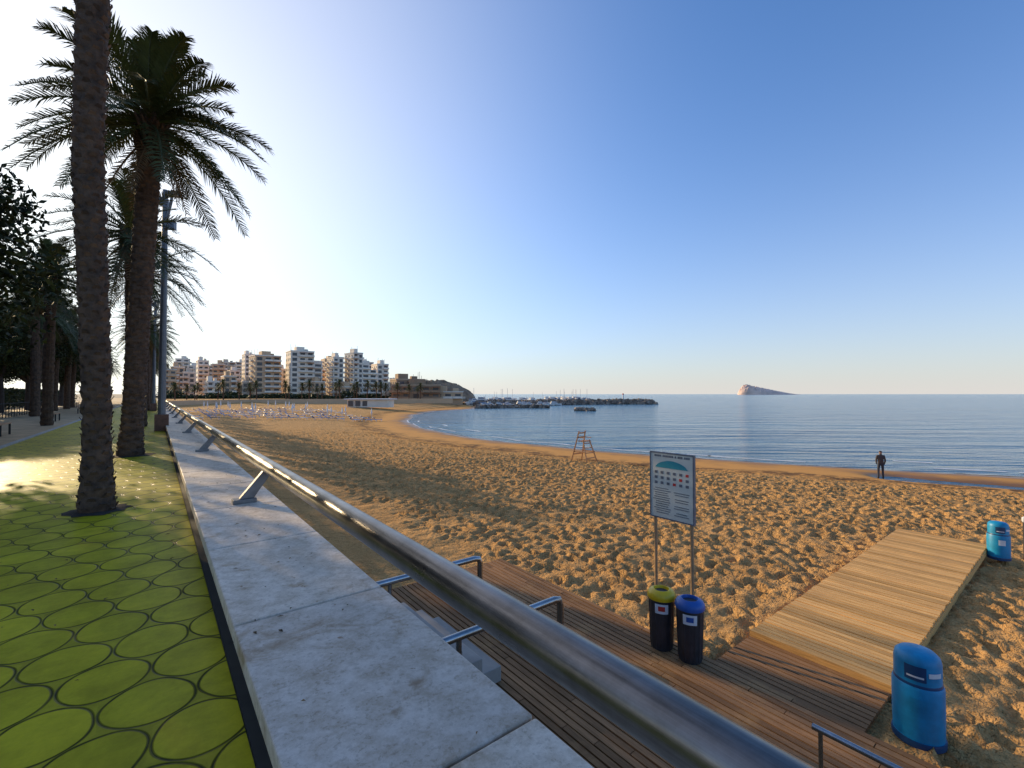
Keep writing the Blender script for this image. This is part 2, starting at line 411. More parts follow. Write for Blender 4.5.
o=mb.obj('stringers',[M_ww]); o.parent=root

# ------------------------------------------------------------ steel handrails by the steps
for s0 in (6.76,4.73):
    mb=MB(); z=-2.9
    mb.tube([W(s0,1.25,z),W(s0,2.8,z),W(s0,4.46,z),W(s0,4.55,z-.02),W(s0,4.58,z-.09),W(s0,4.58,DECK)],.05,0,16)
    for t in (2.9,): mb.tube([W(s0,t,z),W(s0,t,DECK)],.035,0,12)
    for t in (2.9,4.58): q=W(s0,t,DECK); mb.lathe(q,[(.09,0),(.09,.012),(.05,.014)],0,14)
    mb.obj('steel_handrail',[M_chrome],True)
mb=MB(); z=-2.9
mb.tube([W(1.56,4.56,z),W(0,4.56,z),W(-3,4.56,z)],.026,0,12)
for s0 in (1.5,0.0,-1.5,-3): mb.tube([W(s0,4.56,z),W(s0,4.56,DECK)],.018,0,10)
mb.obj('steel_handrail',[M_chrome],True)
mb=MB()
for i in range(8):
    t0=1.26+i*.3; h=(8-i)*.2
    mb.box(W(5.745,t0+.15,DECK+h/2+.002),(.3-.002,1.7,h),0,A)
mb.obj('beach_steps',[M_wall],bevel=.01)

# ------------------------------------------------------------ litter bins
M_black=simple('bin_black',(.035,.035,.04),.45,0,.3,8)
M_yel=simple('lid_yellow',(.80,.50,.01),.4,0,.1,8)
M_blu=simple('lid_blue',(.02,.10,.36),.4,0,.1,8)
M_cy=simple('bin_blue',(.005,.25,.46),.45,0,.25,5)
M_cyd=simple('bin_blue_dark',(.01,.06,.15),.4,0,.12,5)
M_white=simple('white_mat',(.75,.75,.74),.5,0,.06,5)
M_red=simple('red_mat',(.6,.04,.03),.5,0,.1)
def label(mb,c,R0,R1,z0,z1,a0,a1,m,off=.004,n=8):
    vs=[]
    for i in range(n+1):
        a=a0+(a1-a0)*i/n
        vs.append((c[0]+(R0+off)*math.cos(a),c[1]+(R0+off)*math.sin(a),c[2]+z0)); vs.append((c[0]+(R1+off)*math.cos(a),c[1]+(R1+off)*math.sin(a),c[2]+z1))
    mb.add(vs,[(2*i,2*i+2,2*i+3,2*i+1) for i in range(n)],m)
for (x,y,lid) in ((2.26,6.95,M_yel),(2.56,6.62,M_blu)):
    mb=MB(); c=(x,y,DECK)
    mb.lathe(c,[(.155,0),(.16,.03),(.175,.4),(.185,.72),(.195,.725),(.195,.75)],0)
    for k in range(16):
        a=k*math.pi/8; mb.tube([(x+.158*math.cos(a),y+.158*math.sin(a),DECK+.03),(x+.183*math.cos(a),y+.183*math.sin(a),DECK+.70)],.008,0,5)
    mb.lathe(c,[(.202,.735),(.207,.76),(.202,.80),(.175,.84),(.12,.865),(.11,.862),(.10,.82)],1,cap=False)
    mb.lathe(c,[(.10,.825),(.0001,.82)],0,cap=False)
    ac=math.atan2(-y,-x); 
    label(mb,c,.188,.193,.56,.70,ac-.5,ac+.5,2)
    label(mb,c,.190,.194,.60,.67,ac-.25,ac+.25,3 if lid is M_yel else 4,.0065)
    mb.obj('litter_bin',[M_black,lid,M_white,M_red,M_blu],True)
def beach_bin(x,y,z,h=1.0,sl=0):
    mb=MB(); c=(x,y,z); k=h; f=.86*k
    ac=math.atan2(-y,-x)+sl
    mb.lathe(c,[(.275*f,0),(.28*f,.05*k),(.275*f,.07*k)],1)
    mb.lathe(c,[(.262*f,.07*k),(.268*f,.3*k),(.268*f,.62*k),(.255*f,.65*k)],0)
    mb.lathe(c,[(.250*f,.645*k),(.250*f,.665*k),(.245*f,.68*k)],1)
    mb.lathe(c,[(.245*f,.68*k),(.245*f,.88*k),(.23*f,.94*k),(.18*f,.98*k),(.08*f,.995*k),(.0001,1.0*k)],0,cap=False)
    label(mb,c,.245*f,.245*f,.72*k,.88*k,ac-.55,ac+.35,1,.003)
    label(mb,c,.245*f,.245*f,.78*k,.83*k,ac+.45,ac+1.1,2,.004)
    label(mb,c,.245*f,.245*f,.755*k,.775*k,ac-.45,ac+.25,2,.005)
    label(mb,c,.268*f,.268*f,.40*k,.54*k,ac-.3,ac+.3,2 if sl else 0,.004)
    return mb.obj('beach_bin',[M_cy,M_cyd,M_white],True)
beach_bin(4.50,5.12,DECK,.98); beach_bin(11.62,10.95,-3.92,.88,.3)
mb=MB(); mb.tube([(12.2,10.9,-3.95),(12.2,10.9,-3.05)],.035,0,12); mb.lathe((12.2,10.9,-3.05),[(.035,0),(.05,.02),(.05,.1),(.02,.13)],1,12)
mb.obj('beach_post',[M_black,M_white],True)

# ------------------------------------------------------------ info sign
root=bpy.data.objects.new('beach_info_sign',None); col.objects.link(root); root.location=W(4.2,6.56,0); root.rotation_euler[2]=A; root.scale=(1,.9,1)
M_post=simple('sign_post_wood',(.36,.22,.11),.7,0,.2,8); M_teal=simple('sign_teal',(.03,.28,.32),.5,0,.1)
M_navy=simple('sign_navy',(.03,.07,.20),.5,0,.1); M_pale=simple('sign_panel',(.62,.62,.54),.45,0,.05,3); M_grey=simple('sign_text',(.14,.15,.17),.5)
def part(mb,name,mats): 
    o=mb.obj(name,mats); o.parent=root; return o
mb=MB()
for yy in (-.36,.36): mb.tube([(0.03,yy,-4.1),(0.03,yy,-.97)],.028,0,10)
part(mb,'posts',[M_post])
mb=MB(); mb.box((0,0,-1.49),(.03,.84,1.05),0)
for (y,z,sy,sz) in ((0,-.96,.88,.02),(0,-2.02,.88,.02),(-.43,-1.49,.02,1.04),(.43,-1.49,.02,1.04)): mb.box((0,y,z),(.05,sy,sz),1)
part(mb,'panel',[M_pale,M_grey])
mb=MB(); F_=-.018
x=-.34
while x<.34:
    w_=random.uniform(.018,.035); mb.box((F_,-(x+w_/2),-1.01),(.006,w_,.032),4); x+=w_+random.choice([.009,.009,.009,.035])
vs=[(F_-.004,-.33+.66*i/12,-1.20) for i in range(13)]+[(F_-.004,-.33+.66*i/12,-1.20+.12*math.sin(math.pi*i/12)**.6) for i in range(13)]
mb.add(vs,[(i,i+1,i+14,i+13) for i in range(12)],0)
for r_ in range(3):
    for c_ in range(6):
        mb.box((F_,-.31+.124*c_,-1.28-.085*r_),(.006,.055,.042),4 if (r_*5+c_*3)%8 else 2)
for r_ in range(12): 
    mb.box((F_,.19+random.uniform(-.02,.02),-1.54-.036*r_),(.005,.32+random.uniform(-.08,.03),.010),4)
    if r_%3: mb.box((F_,-.20,-1.54-.036*r_),(.005,.28+random.uniform(-.08,.03),.010),4)
part(mb,'printed_graphics',[M_teal,M_navy,M_red,M_grey,M_grey])

# ------------------------------------------------------------ lifeguard chair
def gz(x,y): return float(base_z(np.array([x*1.0]),np.array([y*1.0]))[0])
M_lw=simple('chair_wood',(.42,.21,.09),.7,0,.2,6)
cx,cy=5.3,33.5; z0=gz(cx,cy); mb=MB()
for sx in (-1,1):
    mb.tube([(sx*.62,-.75,-.1),(sx*.36,-.18,1.62)],.05,0,6)
    mb.tube([(sx*.62,.75,-.1),(sx*.36,.18,2.25)],.05,0,6)
    mb.box((sx*.37,-.05,1.78),(.07,.6,.05))
    mb.box((sx*.52,0,.75),(.05,1.1,.07))
for i,z in enumerate((.35,.7,1.05,1.38)):
    mb.box((0,-.75+.57*(z+.1)/1.72,z),(1.1-.12*i,.06,.06)); 
mb.box((0,-.03,1.52),(.80,.55,.06))
for z in (1.8,2.1): mb.box((0,.22,z),(.80,.04,.10))
mb.box((0,.6,.55),(1.1,.05,.08))
lc=mb.obj('lifeguard_chair',[M_lw]); lc.location=(cx,cy,z0); lc.rotation_euler[2]=.75

# ------------------------------------------------------------ people
def person(x,y,z,h=1.74,rz=0,jacket=(.06,.045,.04),name='person_standing'):
    J=[(0,0,.95),(0,.0,1.12),(0,.01,1.33),(0,0,1.46),(0,-.01,1.53),(0,-.02,1.62),(0,-.02,1.72),
       (-.09,0,.90),(-.10,-.02,.50),(-.11,.02,.08),(-.12,-.12,.03),
       (.09,0,.90),(.11,-.03,.50),(.12,.03,.08),(.14,-.11,.03),
       (-.17,0,1.41),(-.22,.03,1.14),(-.19,-.06,.93),(-.17,-.10,.86),
       (.17,0,1.41),(.22,.03,1.14),(.20,-.07,.94),(.18,-.11,.87)]
    E=[(0,1),(1,2),(2,3),(3,4),(4,5),(5,6),(0,7),(7,8),(8,9),(9,10),(0,11),(11,12),(12,13),(13,14),(2,15),(15,16),(16,17),(17,18),(2,19),(19,20),(20,21),(21,22)]
    Rr=[.15,.15,.17,.08,.06,.095,.08,.11,.08,.06,.05,.11,.08,.06,.05,.075,.06,.045,.04,.075,.06,.045,.04]
    me=bpy.data.meshes.new('person'); me.from_pydata(J,E,[]); o=bpy.data.objects.new(name,me); col.objects.link(o)
    sk=o.modifiers.new('skin','SKIN'); sd=o.modifiers.new('sub','SUBSURF'); sd.levels=2; sd.render_levels=2
    for i,vv in enumerate(me.skin_vertices[0].data): vv.radius=(Rr[i],Rr[i]*.8); vv.use_root=(i==0)
    m,nt,b=new_mat('clothes'); tc=N(nt,'ShaderNodeTexCoord').outputs['Object']; sp=N(nt,'ShaderNodeSeparateXYZ'); nt.links.new(tc,sp.inputs[0])
    r=N(nt,'ShaderNodeValToRGB'); r.color_ramp.interpolation='CONSTANT'
    nt.links.new(math_(nt,'DIVIDE',sp.outputs[2],2.0),r.inputs[0])
    e=r.color_ramp.elements; e[0].position=0; e[0].color=(.02,.02,.02,1); e[1].position=.05; e[1].color=(.03,.035,.05,1)
    for p_,c_ in ((.48,jacket),(.765,(.35,.2,.14)),(.82,(.03,.02,.015))):
        q=e.new(p_); q.color=(*c_,1)
    nt.links.new(r.outputs[0],b.inputs['Base Color']); b.inputs['Roughness'].default_value=.8
    me.materials.append(m); o.location=(x,y,z); o.rotation_euler[2]=rz; o.scale=(h/1.8,)*3
    return o
px_,py_=22.6,28.0; person(px_,py_,gz(px_,py_)-.01,1.80,2.6)

# ------------------------------------------------------------ palms
M_trunk=simple('palm_trunk',(.10,.056,.030),.9,0,.5,7,.7,rnd=.4)
M_frond=simple('palm_frond',(.065,.080,.018),.55,0,.35,2,rnd=.4)
M_dead=simple('palm_dead_frond',(.18,.11,.05),.8,0,.3,2,rnd=.3)
def frond(mb,o,az,el,L,droop,nl,m,rs,wl=.55):
    h=Vector((math.cos(az),math.sin(az),0)); side=Vector((-math.sin(az),math.cos(az),0))
    def P(u): return o+h*(L*math.cos(el)*u*(1-.08*u))+Vector((0,0,L*math.sin(el)*u-droop*u**2.3))+side*(rs*u*u)
    mb.tube([P(i/7) for i in range(8)],[.035*(1-.85*i/7)+.004 for i in range(8)],m,4,False)
    rr=random.random()
    for i in range(nl):
        u=.12+.88*i/(nl-1); p=P(u); d=(P(min(1,u+.03))-P(u-.03)).normalized()
        up=side.cross(d).normalized()
        if up.z<0: up=-up
        ll=wl*(math.sin(math.pi*min(1,.12+.80*u))**.7)*random.uniform(.85,1.1)
        for sg in (-1,1):
            v=(side*sg*.8+d*.75+up*random.uniform(.0,.5)).normalized()
            w=(d*.9-side*sg*.3).normalized()*.015
            p1=p+v*ll*.55; p2=p+v*ll-Vector((0,0,ll*random.uniform(.05,.35)))
            mb.add([p-w,p+w,p1+w*1.1,p1-w*1.1,p2],[(0,1,2,3),(3,2,4)],m,min(1,max(0,rr*.7+random.random()*.3)))
def palm_mesh(name,H,lean,radf,crownL,nfr,nl,seg=18,ring=.11,elmin=-22):
    mb=MB(); n=int(H/ring); path=[];rad=[]
    for i in range(n+1):
        u=i/n; z=u*H
        path.append((lean(u)[0],lean(u)[1],z)); r=radf(u)
        rad.append(r*(1.05 if i%2 else .96)*random.uniform(.97,1.03))
    mb.tube(path,rad,0,seg,r=.4)
    for i in range(len(mb.v)):
        x,y,z=mb.v[i]; mb.v[i]=(x+random.uniform(-.014,.014),y+random.uniform(-.014,.014),z+random.uniform(-.028,.028))
    if seg>15:
        for i in range(int(H*60)):
            a=i*2.39996; u=(i+.5)/(H*60); r=radf(u)*.98; lx_,ly_=lean(u)
            q=Vector((lx_+r*math.cos(a),ly_+r*math.sin(a),u*H)); rd=Vector((math.cos(a),math.sin(a),0)); d=Vector((0,0,1))
            sd=Vector((-math.sin(a),math.cos(a),0)); w_=.06*r/.2
            mb.add([q-sd*w_,q+sd*w_,q+sd*w_*.55+d*.05+rd*.032,q-sd*w_*.55+d*.05+rd*.032,q+d*.065-rd*.01],[(0,1,2,3),(3,2,4)],0)
    top=Vector((lean(1)[0],lean(1)[1],H)); 
    for i in range(90):
        a=i*2.39996; z=H-1.1+1.1*i/90; r=radf(z/H)*.9
        q=Vector((top.x+r*math.cos(a),top.y+r*math.sin(a),z)); d=Vector((math.cos(a),math.sin(a),1.3)).normalized()
        mb.tube([q,q+d*.16,q+d*.3],[.06,.045,.012],0,5)
    for i in range(nfr):
        a=i*2.39996+random.uniform(-.2,.2); u=i/nfr
        el=math.radians(84-(84-elmin)*u**.9+random.uniform(-7,7)); L=crownL*random.uniform(.82,1.08)*(1-.25*(u<.12))
        frond(mb,top+Vector((0,0,.1-.35*u)),a,el,L,L*(.12+.28*math.cos(el)),nl,1,random.uniform(-.3,.3))
    for i in range(int(nfr*.12)):
        a=random.uniform(0,6.28); frond(mb,top-Vector((0,0,.45)),a,math.radians(-50+random.uniform(-10,15)),crownL*.55,.5,max(8,nl//2),2,random.uniform(-.2,.2),.35)
    return mb.mesh(name,[M_trunk,M_frond,M_dead])
pm1=palm_mesh('palm_a',12.8,lambda u:(float(np.interp(u,[0,.11,.23,.39,.54,1],[0,-.03,-.11,-.23,-.20,0])),.0),lambda u:.15+.045*u+.05*max(0,1-u*14),3.2,46,44)
pm2=palm_mesh('palm_b',9.0,lambda u:(.34*u,.1*u),lambda u:.225+.03*u+.06*max(0,1-u*10),3.1,58,60,elmin=-28)
pm3=palm_mesh('palm_c',7.8,lambda u:(.3*u*u,0),lambda u:.22+.04*max(0,1-u*8),2.9,44,36,12,.16,-35)
inst('palm_tree',pm1,(-5.69,6.28,PROM-.02))
inst('palm_tree',pm2,(-9.95,11.9,PROM-.02),0)
for s0 in (22.5,29,50,56,62,68,74,80,88,96,104,112,122,134):
    x,y,_=W(s0,-.6+random.uniform(-.2,.2)); inst('palm_tree',pm3,(x,y,PROM-.02),random.uniform(0,6.28),random.uniform(.9,1.08))
for s0 in (33,47,54,61,68,75,90,108,126):
    x,y,_=W(s0,-4.3-(s0>40)*3+random.uniform(-.5,.5)); inst('palm_tree',pm3,(x,y,PROM-.02),random.uniform(0,6.28),random.uniform(.9,1.15))
M_soil=simple('soil_mat',(.035,.024,.016),.95,0,.4,6,.6)
for (x,y,r0) in ((-5.69,6.28,.36),(-9.95,11.9,.5)):
    mb=MB(); vs=[(x,y,PROM+.03)]; n=28
    for i in range(n):
        a=2*math.pi*i/n; r=r0*random.uniform(.86,1.12); vs.append((x+r*math.cos(a),y+r*math.sin(a),PROM+.005))
    mb.add(vs,[(0,i+1,(i+1)%n+1) for i in range(n)]); mb.obj('tree_pit_soil',[M_soil])

# ------------------------------------------------------------ broadleaf trees
M_bark=simple('bark_mat',(.06,.045,.035),.9,0,.4,4,.5)
M_leaf=simple('leaf_mat',(.04,.05,.014),.6,0,.5,1.5,rnd=.6,spec=.25)
def tree_mesh(name,H,Rc,n,ls):
    mb=MB(); th=H*.32
    mb.tube([(0,0,0),(.05,0,th*.5),(0,.05,th)],[.26,.2,.17],0,10)
    cl=[]
    for i in range(9):
        a=i*2.4; r=Rc*random.uniform(.35,.7); z=th+random.uniform(.2,.75)*(H-th)
        q=(r*math.cos(a),r*math.sin(a),z); mb.tube([(0,.05,th-.1),(q[0]*.45,q[1]*.45,th+(z-th)*.55),q],[.12,.07,.02],0,6)
        cl.append((Vector(q),Rc*random.uniform(.38,.6)))
    for i in range(24):
        a=random.uniform(0,6.28); r=Rc*random.uniform(.1,.9); cl.append((Vector((r*math.cos(a),r*math.sin(a),th+random.uniform(.05,.9)*(H-th))),Rc*random.uniform(.18,.42)))
    for i in range(n):
        c,r=random.choice(cl); d=Vector(rng.normal(size=3)).normalized(); rad=r*random.random()**.4
        p=c+Vector((d.x*rad,d.y*rad,d.z*rad*.75))
        u=Vector(rng.normal(size=3)).normalized(); w=u.cross(Vector(rng.normal(size=3))).normalized(); s_=ls*random.uniform(.6,1.3)
        mb.add([p-u*s_,p+w*s_*.45,p+u*s_,p-w*s_*.45],[(0,1,2,3)],1)
    return mb.mesh(name,[M_bark,M_leaf])
tm1=tree_mesh('broadleaf_a',7.8,3.7,34000,.095); tm2=tree_mesh('broadleaf_b',8.5,3.9,32000,.10)
TR=((20,-11.5,1.05),(25,-10.6,1.0),(31,-12.5,1.05),(37,-12.5,1.05),(17,-17,1.15),(23,-16,1.15),(30,-17,1.1),(37,-17,1.15),(44,-12,1.1),(51,-11,1.1),(45,-17,1.2),(58,-10.5,1.15),(66,-10,1.15),(75,-10,1.2),(86,-10,1.2),(98,-11,1.2),(56,-17,1.3),(112,-12,1.3),(26,-22,1.3),
 (14,-7.4,1.1),(19,-6.8,1.15),(23.5,-7.6,1.12))
for i,(s0,t0,sc) in enumerate(TR):
    x,y,_=W(s0,t0); inst('broadleaf_tree',(tm1,tm2)[i%2],(x,y,PROM-.03),i*1.3,sc)
mb=MB()
for i in range(16000):
    s0=random.uniform(14,130); x,y,_=W(s0,-14+random.gauss(0,.7)); z=PROM+random.random()**.8*2.2
    u=Vector(rng.normal(size=3)).normalized(); w=u.cross(Vector(rng.normal(size=3))).normalized(); p=Vector((x,y,z)); s_=.2*random.uniform(.6,1.3)
    mb.add([p-u*s_,p+w*s_*.5,p+u*s_,p-w*s_*.5],[(0,1,2,3)],0)
mb.obj('hedge',[M_leaf])
mb=MB()
for i in range(60):
    x,y,_=W(10+i*.8,-7.9); mb.box((x,y,PROM+.5),(.04,.04,1.0),0,A)
for z in (.25,.95): mb.box(W(34,-7.9,PROM+z),(.05,48,.05),0,A)
mb.obj('park_fence',[M_dark])
for s0 in (19,26,38,52):
    mb=MB()
    for k_ in range(4): mb.box(W(s0,-4.9+.11*k_,PROM+.44),(.09,1.8,.035),0,A)
    for k_ in range(3): mb.box(W(s0,-5.02-.03*k_,PROM+.58+.12*k_),(.03,1.8,.09),0,A)
    for e in (-.7,.7):
        mb.box(W(s0+e,-4.95,PROM+.21),(.06,.05,.42),1,A); mb.box(W(s0+e,-4.55,PROM+.21),(.06,.05,.42),1,A); mb.box(W(s0+e,-5.06,PROM+.65),(.03,.05,.45),1,A)
    mb.obj('park_bench',[M_lw,M_dark])

# ------------------------------------------------------------ street lamps
M_pole=simple('lamp_pole',(.16,.16,.165),.45,.5,.15); M_rust=simple('rust_box',(.20,.09,.05),.7)
mb=MB()
mb.box((0,0,.35),(.5,.5,.72),1,A)
mb.tube([(0,0,0),(0,0,10.6)],[.15,.10],0,14)
mb.tube([(0,0,8.9),(.35,-.1,10.1),(.38,-.1,10.55)],.06,0,8)
mb.box((.5,-.15,10.35),(.55,.35,.16),0,.3); mb.box((.5,-.15,10.26),(.45,.26,.03),2,.3)
mb.box((.3,-.1,9.0),(.4,.3,.35),0,.3); mb.box((-.1,0,10.1),(.35,.3,.3),0,.3)
lmp=mb.mesh('street_lamp',[M_pole,M_rust,M_white])
inst('street_lamp',lmp,(-15.3,19.9,PROM))
for s0 in (55,85,115): x,y,_=W(s0,-.1); inst('street_lamp',lmp,(x,y,PROM))

# ------------------------------------------------------------ town buildings
M_bw=simple('plaster_white',(.84,.72,.57),.8,0,.08,.3); M_bb=simple('plaster_beige',(.64,.42,.24),.8,0,.1,.3)
M_bg=simple('plaster_grey',(.64,.52,.39),.8,0,.1,.3); M_glass=simple('window_glass',(.08,.075,.07),.3,0,.3,.5,rnd=.5)
M_awn=simple('awning_mat',(.45,.19,.09),.8,rnd=.4); M_slab=simple('balcony_slab',(.84,.74,.60),.8,0,.1,.5,rnd=.15)
def building(name,cx,cy,w,d,st,rz,body,steps=0,awn=.25,slab=None):
    z0=-3.4; fh=3.0; H=st*fh+1.2; mb=MB(); R=Matrix.Rotation(rz,3,'Z')
    def B(x,y,z,sx,sy,sz,m,r=None):
        q=R@Vector((x,y,0)); mb.box((cx+q.x,cy+q.y,z0+z),(sx,sy,sz),m,rz,None,r)
    B(0,0,H/2-1,w,d,H+2,0)
    nb=max(2,int(w/4)); bw=w/nb; nd=max(2,int(d/4)); bd=d/nd
    ph=random.randint(0,5)
    for f in range(st):
        z=1.2+f*fh
        for i in range(nb):
            x=-w/2+bw*(i+.5); mod=(i*7+ph)%3
            B(x,-d/2-.01,z+1.35,bw*.58,.12,1.8,1)
            if mod!=0:
                B(x,-d/2-.75,z+.1,bw*.96,1.5,.22,2); B(x,-d/2-1.45,z+.62,bw*.96,.12,.85,2 if ph%2 else 0)
                if random.random()<awn: B(x,-d/2-1.0,z+2.35,bw*.85,1.1,.25,3)
        for sgn in (-1,1):
            for i in range(nd):
                y=-d/2+bd*(i+.5); B(sgn*(w/2+.01),y,z+1.4,.12,bd*.4,1.4,1)
                if i%2==ph%2 and ph>1: B(sgn*(w/2+.6),y,z+.4,1.2,bd*.8,.9,2)
        if f: B(0,-d/2-.06,z,w+.05,.16,.18,2)
    B(0,0,H+.3,w+.4,d+.4,.6,2)
    B(w*random.uniform(-.25,.1),0,H+1.8,w*.35,d*.5,2.6,0); B(w*.25,d*.1,H+1.3,w*.2,d*.3,1.6,0)
    for k_ in range(4): 
        q=R@Vector((random.uniform(-w/2,w/2)*.8,random.uniform(-d/2,d/2)*.7,0)); mb.tube([(cx+q.x,cy+q.y,z0+H),(cx+q.x,cy+q.y,z0+H+random.uniform(3,5))],.08,1,4)
    if steps:
        for k_ in range(steps): 
            hh=H-(k_+1)*fh*1.6; B(w/2+2.5+k_*5,0,hh/2,5,d*.85,hh,0)
            for f in range(int(hh/fh)): B(w/2+2.5+k_*5,-d*.425-.02,1.4+f*fh+1,3.4,.1,1.7,1); B(w/2+2.5+k_*5,-d*.425-.6,1.4+f*fh-.1,4.9,1.2,.9,2)
    return mb.obj(name,[body,M_glass,M_slab if slab is None else slab,M_awn])
def bpx(px,Yd): return (px-512)/455*Yd
def bld(px,Yd,wpx,hpx,body,dd=12,rz=.7,steps=0,name='apartment_block'):
    tot=wpx/455*Yd; w=max(6,(tot-dd*math.sin(rz))/math.cos(rz)); st=max(2,int(round((hpx*1.1/455*Yd-1)/3.0)))
    building(name,bpx(px,Yd),Yd+dd/2,w,dd,st,rz,body,steps)
bld(170,270,14,30,M_bb); bld(182,272,16,24,M_bg,10); bld(196,300,16,36,M_bw); bld(213,290,18,31,M_bb,12,.5); bld(228,310,14,26,M_bw)
bld(243,320,16,41,M_bw); bld(258,260,34,42,M_bb,14,.75); bld(294,265,32,45,M_bw,14,.65,1)
bld(314,300,16,26,M_bb); bld(331,272,19,40,M_bw,12,.7); bld(350,276,18,43,M_bw,12,.8,2); bld(377,290,20,32,M_bw,12,.6)
bld(160,240,14,30,M_bb); bld(205,250,18,18,M_bw); bld(275,290,16,27,M_bg); bld(222,255,14,22,M_bb); bld(240,262,14,18,M_bg); bld(312,262,14,14,M_bb); bld(345,262,26,12,M_bb); bld(390,275,14,16,M_bw)
for px in (176,188,202,222,236,270,305,325,362): bld(px,400,20,27+(px*7)%9,(M_bg,M_bb,M_bw)[px%3],16,.6)
M_brown=simple('hotel_stone',(.34,.22,.13),.85,0,.15,.3); M_brs=simple('hotel_slab',(.50,.36,.23),.85,0,.15,.3)
building('waterfront_hotel',-45,214,22,12,2,.2,M_brown,0,.7,M_brs)
building('waterfront_hotel',-52,226,14,12,3,.5,M_brown,0,.4,M_brs)
building('harbour_building',-31,222,14,9,1,.1,M_bb,0,.2)
M_rock=simple('rock_mat',(.30,.19,.11),.95,0,.4,.3,.5)
def mound(name,cx,cy,rx,ry,h,z0,mat,n=48,pw=.6,rough=.14):
    xs=np.linspace(-1,1,n); XX,YY=np.meshgrid(xs,xs,indexing='ij'); q=np.clip(1-(XX**2+YY**2),0,1)
    hh=q**pw*(1+rough*2*(vn(XX*n,YY*n,5.1,7)+.5*vn(XX*n,YY*n,2.3,8)))
    vs=[(cx+rx*XX[i,j],cy+ry*YY[i,j],z0+h*hh[i,j]) for i in range(n) for j in range(n)]
    mb=MB(); mb.add(vs,[(i*n+j,(i+1)*n+j,(i+1)*n+j+1,i*n+j+1) for i in range(n-1) for j in range(n-1)])
    return mb.obj(name,[mat])
mound('headland_hill',-47,258,27,24,11.5,-4,M_rock)
mb=MB(); 
mb.box((-44,142,-2.9),(13,5,2.4),0,-.1); mb.box((-44,142,-1.55),(14.5,6.5,.25),1,-.1)
for i in range(6): mb.box((-49.5+2.2*i,139.4+.2,-2.9),(1.5,.1,1.6),2,-.1)
mb.obj('beach_bar',[M_bw,M_white,M_glass])
mb=MB()
pts=[W(150,-1),(-95,165),(-70,178),(-45,186),(-25,192)]
pts=[Vector((p[0],p[1],-2.9)) for p in pts]
for a_,b_2 in zip(pts[:-1],pts[1:]):
    d=b_2-a_; mb.box((a_+b_2)/2,(d.length,.6,2.0),0,math.atan2(d.y,d.x))
mb.obj('seafront_wall',[M_bb])
mbm=MB()
for i in range(30):
    u=i/29; x=-128+88*u+random.uniform(-2,2); y=160+38*u+random.uniform(-4,6); inst('palm_tree',pm3,(x,y,-3.6),random.uniform(0,6),random.uniform(.7,1.0))
for i in range(15000):
    u=random.random(); k_=int(u*24); rs=random.Random(k_); hx=rs.uniform(2,5)
    x=-165+135*u; y=200+26*u+random.gauss(0,2.5); z=-3.5+random.random()**.7*hx
    uu=Vector(rng.normal(size=3)).normalized(); w=uu.cross(Vector(rng.normal(size=3))).normalized(); p=Vector((x,y,z)); s_=.55*random.uniform(.6,1.3)
    mbm.add([p-uu*s_,p+w*s_*.5,p+uu*s_,p-w*s_*.5],[(0,1,2,3)],0)
mbm.obj('seafront_shrubs',[M_leaf])

# ------------------------------------------------------------ breakwater, boats, groyne
M_rk2=simple('breakwater_rock',(.24,.18,.13),.95,0,.5,.5,rnd=.4)
def rocks(name,pts,n,w,h,size):
    mb=MB(); pts=[Vector((*p,0)) for p in pts]
    for i in range(n):
        u=random.random()*(len(pts)-1); k_=int(u); p=pts[k_].lerp(pts[min(k_+1,len(pts)-1)],u-k_)
        o_=random.gauss(0,.38); zz=h*max(0,1-abs(o_)*1.1)*random.uniform(.6,1.0)
        d=(pts[min(k_+1,len(pts)-1)]-pts[k_]); nn=Vector((-d.y,d.x,0)).normalized() if d.length>0 else Vector((0,1,0))
        q=p+nn*o_*w; s_=size*random.uniform(.6,1.3)
        M=Matrix.Rotation(random.uniform(0,3),3,Vector(rng.normal(size=3)).normalized())
        mb.box((q.x,q.y,SEA+zz-.3),(s_,s_*.8,s_*.7),0,0,M)
    return mb.obj(name,[M_rk2])
rocks('breakwater',[(-16,205),(20,232),(52,245),(76,246)],1500,6,2.4,1.8)
rocks('rock_groyne',[(21,150),(27,149)],120,2.5,1.0,1.0)
rocks('shore_rocks',[(-14,175),(2,180),(14,178)],200,2.5,1.2,1.3)
mb=MB(); mb.tube([(60,246,-4),(60,246,-.4)],[.5,.35],0,10); mb.tube([(60,246,-.4),(60,246,.3)],.4,1,10); mb.obj('harbour_light',[M_white,M_red])
M_hull=simple('boat_hull',(.75,.70,.62),.4,0,.05); M_mast=simple('boat_mast',(.55,.53,.5),.4,.2)
